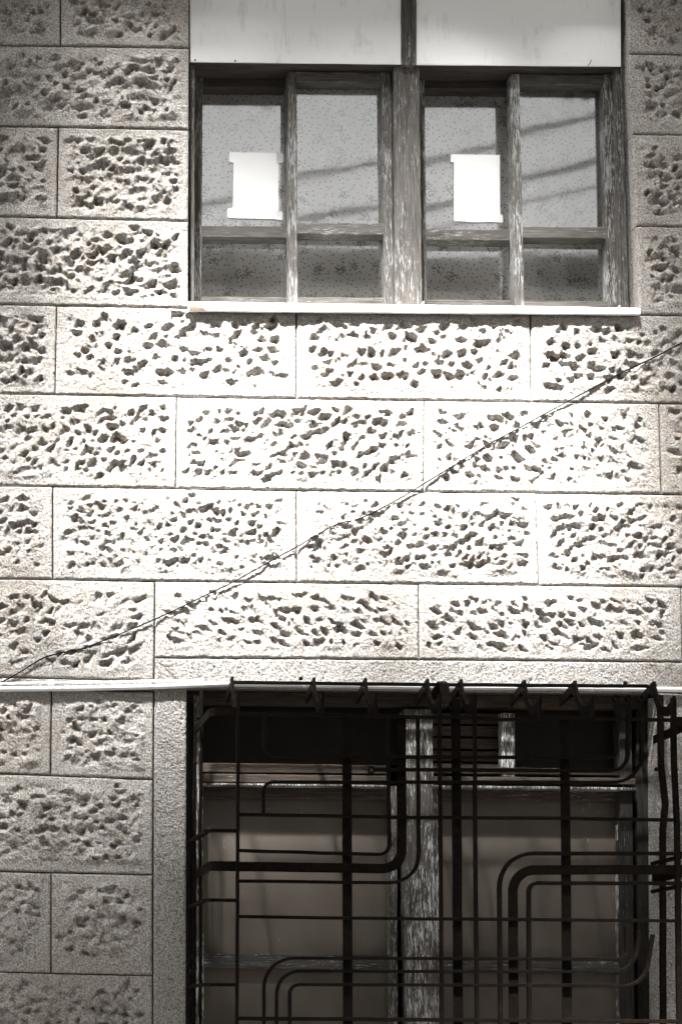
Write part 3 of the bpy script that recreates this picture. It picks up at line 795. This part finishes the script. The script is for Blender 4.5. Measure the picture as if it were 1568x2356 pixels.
# returns to the wall: left side
def ret_strap(v, u_front, u_bend, uw, vw, wd, dp, nm):
    a, b_ = G(u_front, v), G(u_bend, v - .5)
    e = P(uw, vw, .04)
    e.z = b_.z - .004
    pts = [a, b_.lerp(a, .12), Vector((b_.x - .004, GY + .02, b_.z)), Vector((e.x, .04, e.z))]
    bm = bmesh.new(); rg = []
    for i, p in enumerate(pts):
        t = (pts[min(3, i + 1)] - pts[max(0, i - 1)]).normalized()
        n_ = t.cross(Vector((0, 0, 1))).normalized()
        rg.append([bm.verts.new(p + n_ * sx * dp / 2 + Vector((0, 0, sz * wd / 2))) for sx, sz in ((-1, -1), (1, -1), (1, 1), (-1, 1))])
    for r0, r1 in zip(rg, rg[1:]):
        for k in range(4): bm.faces.new((r0[k], r0[(k + 1) % 4], r1[(k + 1) % 4], r1[k]))
    bm.faces.new(rg[0]); bm.faces.new(rg[-1][::-1])
    return bm_obj(nm, bm, IR, gr)
ret_strap(1637.5, 546, 487, 447, 1700, px(20), .006, 'return_strap')
ret_strap(1911.5, 545, 480, 436, 1950, px(7.5), .02, 'return_bar')
ret_strap(1992.5, 545, 487, 446, 2010, px(22), .006, 'return_strap')
ret_strap(2071.5, 544, 474, 436, 2097, px(7.5), .02, 'return_bar')
ret_strap(2266, 544, 476, 436, 2270, px(7.5), .02, 'return_bar')
# right side
ret_strap(1660, 1546, 1603, 1502, 1690, px(22), .006, 'return_strap')
ret_strap(1964, 1560, 1600, 1500, 1980, px(8), .02, 'return_bar')
ret_strap(2001, 1560, 1606, 1500, 2010, px(22), .006, 'return_strap')
ret_strap(2032.5, 1560, 1600, 1500, 2040, px(8), .02, 'return_bar')
# uprights by the wall
sweep('wall_upright', [P(462, 1586, -.05), P(464, 1700, -.05), P(460, 1900, -.05), P(461, 2100, -.05), P(461, BOT, -.05)], .012, .02, IR, gr)
sweep('wall_upright', [P(449, 1690, -.02), P(448, 1950, -.02), P(447, BOT, -.02)], .012, .012, IR, gr)
sweep('wall_upright', [P(1517, 1600, -.05), P(1519, 1760, -.05), P(1529, 1850, -.05), P(1523, 1910, -.05), P(1524, BOT, -.05)], .021, .02, IR, gr)
# eyes that stand off the wall and long rods along the top
def eye(u, v, y):
    c = P(u, v, y)
    bm = bmesh.new(); bmesh.ops.create_uvsphere(bm, u_segments=10, v_segments=6, radius=.0085, matrix=Matrix.Translation(c))
    return bm_obj('bolt_head', bm, IR, gr, smooth=True)
for u, v, y in ((692, 1561, -.02), (450, 1755, -.04), (1437, 1572, -.02), (533, 1567, -.02), (1509, 1770, -.08), (457, 1651, -.05)):
    eye(u, v, y)
sweep('top_rod', [P(532, 1570, GY + .2), P(956, 1575, GY + .2), P(1490, 1579, GY + .2)], .0125, .0125, IR, gr)
sweep('top_rod', [P(462, 1587, -.045), P(550, 1588, -.045), P(956, 1594.5, -.045), P(1450, 1600, -.045), P(1517, 1603, -.045)], .010, .010, IR, gr)

# ------------------------------------------------------------------ conduit and cables
cd = tube('conduit_pipe', [P(-300, 1586, -.016), P(0, 1585.5, -.016), P(180, 1584, -.016), P(355, 1580, -.016), P(520, 1573.5, -.016), P(700, 1576, -.016), P(956, 1580.5, -.016), P(1300, 1583, -.016), P(1568, 1587, -.016), P(2000, 1594, -.016), P(2880, 1604, -.016)], .0105, M['pvc'], n=12)
tag(cd, 'white plastic conduit running along the wall above the lower window', 'conduit')
for u, v in ((-150, 1586), (700, 1576), (1360, 1584)):
    c = P(u, v, -.016); tube('clip', [c + Vector((-.008, 0, 0)), c + Vector((.008, 0, 0))], .0125, M['pvc'], cd)
tc = tube('grey_cable', [P(-300, 1574, -.012), P(0, 1573, -.012), P(118, 1571, -.012), P(260, 1569.5, -.012), P(356, 1566.5, -.012), P(470, 1567.5, -.012)], .0052, M['cable2'] if 'cable2' in M else M['pvc'], n=8)
tag(tc, 'thin pale cable clipped just above the white conduit at left', 'cable')
c = P(118, 1571, -.014); bx_ = box('clip', (c.x - .012, c.y - .008, c.z - .012), (c.x + .012, .0, c.z + .012), M['pvc'], tc)
wire = [(-90, 1615), (0, 1572), (55, 1541), (100, 1514), (150, 1500), (190, 1492), (240, 1473), (340, 1432), (410, 1400), (480, 1366), (540, 1337), (640, 1281), (690, 1254), (770, 1208), (830, 1192), (900, 1157), (960, 1122), (1110, 1030), (1200, 981), (1280, 937), (1420, 862), (1500, 824), (1568, 788), (1900, 610)]
def smooth(pts, n=5):
    out = []
    for i in range(len(pts) - 1):
        p0, p1, p2, p3 = (Vector(pts[max(0, i - 1)]), Vector(pts[i]), Vector(pts[i + 1]), Vector(pts[min(len(pts) - 1, i + 2)]))
        for k in range(n):
            t = k / n
            out.append(tuple(.5 * (2 * p1 + (p2 - p0) * t + (2 * p0 - 5 * p1 + 4 * p2 - p3) * t * t + (3 * p1 - p0 - 3 * p2 + p3) * t ** 3)))
    return out + [pts[-1]]
tag(tube('diagonal_cable', [P(u, v, -.0085) for u, v in smooth(wire)], .0028, M['wire'], n=7, step=.04), 'thin dark cable strung diagonally across the bright stones', 'cable')

# ------------------------------------------------------------------ across the street
yg = YO + .05
CM = Vector((EYE.x, 2 * yg - EYE.y, EYE.z))
def mirrored(u, v, y):
    p = P(u, v, yg); d = p - CM
    return CM + d * ((y - CM.y) / d.y)
for pts, r, y, lab in (
    ([(-1500, 640), (450, 458), (690, 404), (1000, 352), (1380, 262), (3200, -180)], .026, -5.2, 'thick overhead cable above the street, highest reflected in the upper panes'),
    ([(-1500, 660), (450, 530), (690, 502), (1000, 460), (1380, 368), (3200, -60)], .028, -5.0, 'thick overhead cable above the street, reflected below the highest one'),
    ([(-1500, 690), (450, 560), (690, 548), (1000, 512), (1380, 425), (3200, 10)], .017, -5.4, 'thin overhead cable above the street, lowest reflected in the upper panes')):
    tag(tube('overhead_cable', [mirrored(u, v, y) for u, v in pts], r, M['blackcable'], n=8, step=.25), lab, 'cable', 'overhead cables along the street')

M['pale_render'] = flat_material('pale_render', (.50, .49, .47), .9, .15, 3)
def building(x0, x1, h, label, floors, mat='render'):
    ob = empty('opposite_building', ((x0 + x1) / 2, -10, 0))
    tag(ob, label, 'building', 'buildings across the street')
    box('wall', (x0, -17, 0), (x1, -9.2, h), M[mat], ob)
    box('roof', (x0 - .02, -17.3, h), (x1 - .02, -8.9, h + .25), M['render'], ob)
    for fl in floors:
        for k in range(max(1, int((x1 - x0) / 2.8))):
            x = x0 + .6 + k * 2.8
            f = box('window', (x, -9.2, fl), (x + 1.5, -9.13, fl + 1.6), M['panel'], ob)
            o = box('pane', (x + .08, -9.14, fl + .08), (x + 1.42, -9.125, fl + 1.52), M['dark_glass'], f); o.location = (0, 0, 0)
building(.75, 9.4, 9.25, 'low pale rendered building across the street, mirrored in the lower panes', (1.0, 4.6), 'pale_render')
building(-16, .7, 15.5, 'tall dark rendered building added across the street at left to block sky light', (1.0, 4.6, 8.2, 11.8))  # unseen tall block, added to cut the sky fill on the wall
building(9.5, 22, 14.5, 'tall dark rendered building added across the street at right to block sky light', (1.0, 4.6, 8.2, 11.4))  # second unseen block, added for less sky fill

# two unseen trees added to shade the wall; crowns leave the middle sunlit
M['bark'] = flat_material('bark', (.10, .075, .055), .95, .4, 25)
M['leaf'] = flat_material('leaves', (.06, .085, .03), .6, .4, 9)
def limb(pts, r0, r1, nm, parent, n=9):
    bm = bmesh.new(); rg = []
    for i, p in enumerate(pts):
        t = (pts[min(len(pts) - 1, i + 1)] - pts[max(0, i - 1)]).normalized(); s_ = t.cross(Vector((.3, 1, .1))).normalized(); q = s_.cross(t)
        r = r0 + (r1 - r0) * i / (len(pts) - 1)
        rg.append([bm.verts.new(p + (s_ * math.cos(2 * math.pi * k / n) + q * math.sin(2 * math.pi * k / n)) * r) for k in range(n)])
    for a_, b_ in zip(rg, rg[1:]):
        for k in range(n): bm.faces.new((a_[k], a_[(k + 1) % n], b_[(k + 1) % n], b_[k]))
    return bm_obj(nm, bm, M['bark'], parent, smooth=True)
def added_shade_tree(x, y, label, zones):
    tr = tag(empty('added_shade_tree', (x, y, 0)), label, 'tree', 'added shade trees')
    limb([Vector((x, y, -.05)), Vector((x + .05, y, 2.5)), Vector((x - .05, y + .1, 5)), Vector((x + .1, y + .1, 8)), Vector((x, y, 14.0))], .26, .05, 'trunk', tr)
    clumps = []
    for lo, hi, n in zones:
        for k in range(n):
            hl = [(k * g_ + .37) % 1 for g_ in (.8191725134, .6710436067, .5497004779)]
            e = Vector([lo[i] + (hi[i] - lo[i]) * hl[i] + rng.uniform(-.12, .12) for i in range(3)]); clumps.append(e)
            if k % 19 == 0:
                st = Vector((x, y + .1, max(8.0, e.z - rng.uniform(1.2, 2.6))))
                limb([st, st.lerp(e, .5) + Vector((0, 0, -.2)), e], .07, .018, 'limb', tr, 7)
    lv, lf = [], []
    for c in clumps:
        for k in range(60):
            d = rng.normal(0, 1, 3); d /= np.linalg.norm(d); p = np.array(c) + d * (rng.random() ** .45) * np.array((.62, .55, .42))
            a = rng.normal(0, 1, 3); a /= np.linalg.norm(a); b_ = np.cross(a, rng.normal(0, 1, 3)); b_ /= np.linalg.norm(b_)
            i0 = len(lv); lv += [p - a * .09, p + b_ * .048, p + a * .09, p - b_ * .048]; lf.append((i0, i0 + 1, i0 + 2, i0 + 3))
    me = bpy.data.meshes.new('crown'); me.from_pydata([tuple(v) for v in lv], [], lf); link('crown', me, M['leaf'], tr)
def zone(x0, x1, z0, z1, tau, y0=-3.7, y1=-2.8):
    area = (x1 - x0) * ((z1 - z0) * math.cos(SUN_EL) + (y1 - y0) * math.sin(SUN_EL))
    return ((x0, y0, z0), (x1, y1, z1), max(2, int(tau * area / .26)))
added_shade_tree(-3.4, -3.3, 'leafy tree added out of view at left to shade the wall', [zone(-5, .2, 8.3, 8.95, 2.9, -3.5, -3.0), zone(-5, .2, 7.3, 8.3, 3.6, -3.5, -3.0), zone(-5, -2.6, 8.8, 11.0, 1.5), zone(-5, .2, 12.0, 14.4, 3.4), zone(-5, -1.5, 10.8, 14.4, 3.6)])
added_shade_tree(4.9, -3.3, 'leafy tree added out of view at right to shade the wall', [zone(.2, 5, 8.35, 9.02, 6.0, -3.5, -3.0), zone(.2, 5, 8.12, 8.45, 5.0, -3.35, -3.0), zone(-.8, 1.5, 8.4, 8.9, 2.5, -3.5, -3.0), zone(1.2, 5.5, 8.8, 11.0, 2.0), zone(.2, .5, 7.3, 8.2, 4.0, -3.4, -3.0), zone(.2, 5.5, 12.0, 14.4, 3.4), zone(1.15, 5.5, 10.4, 14.4, 3.6)])
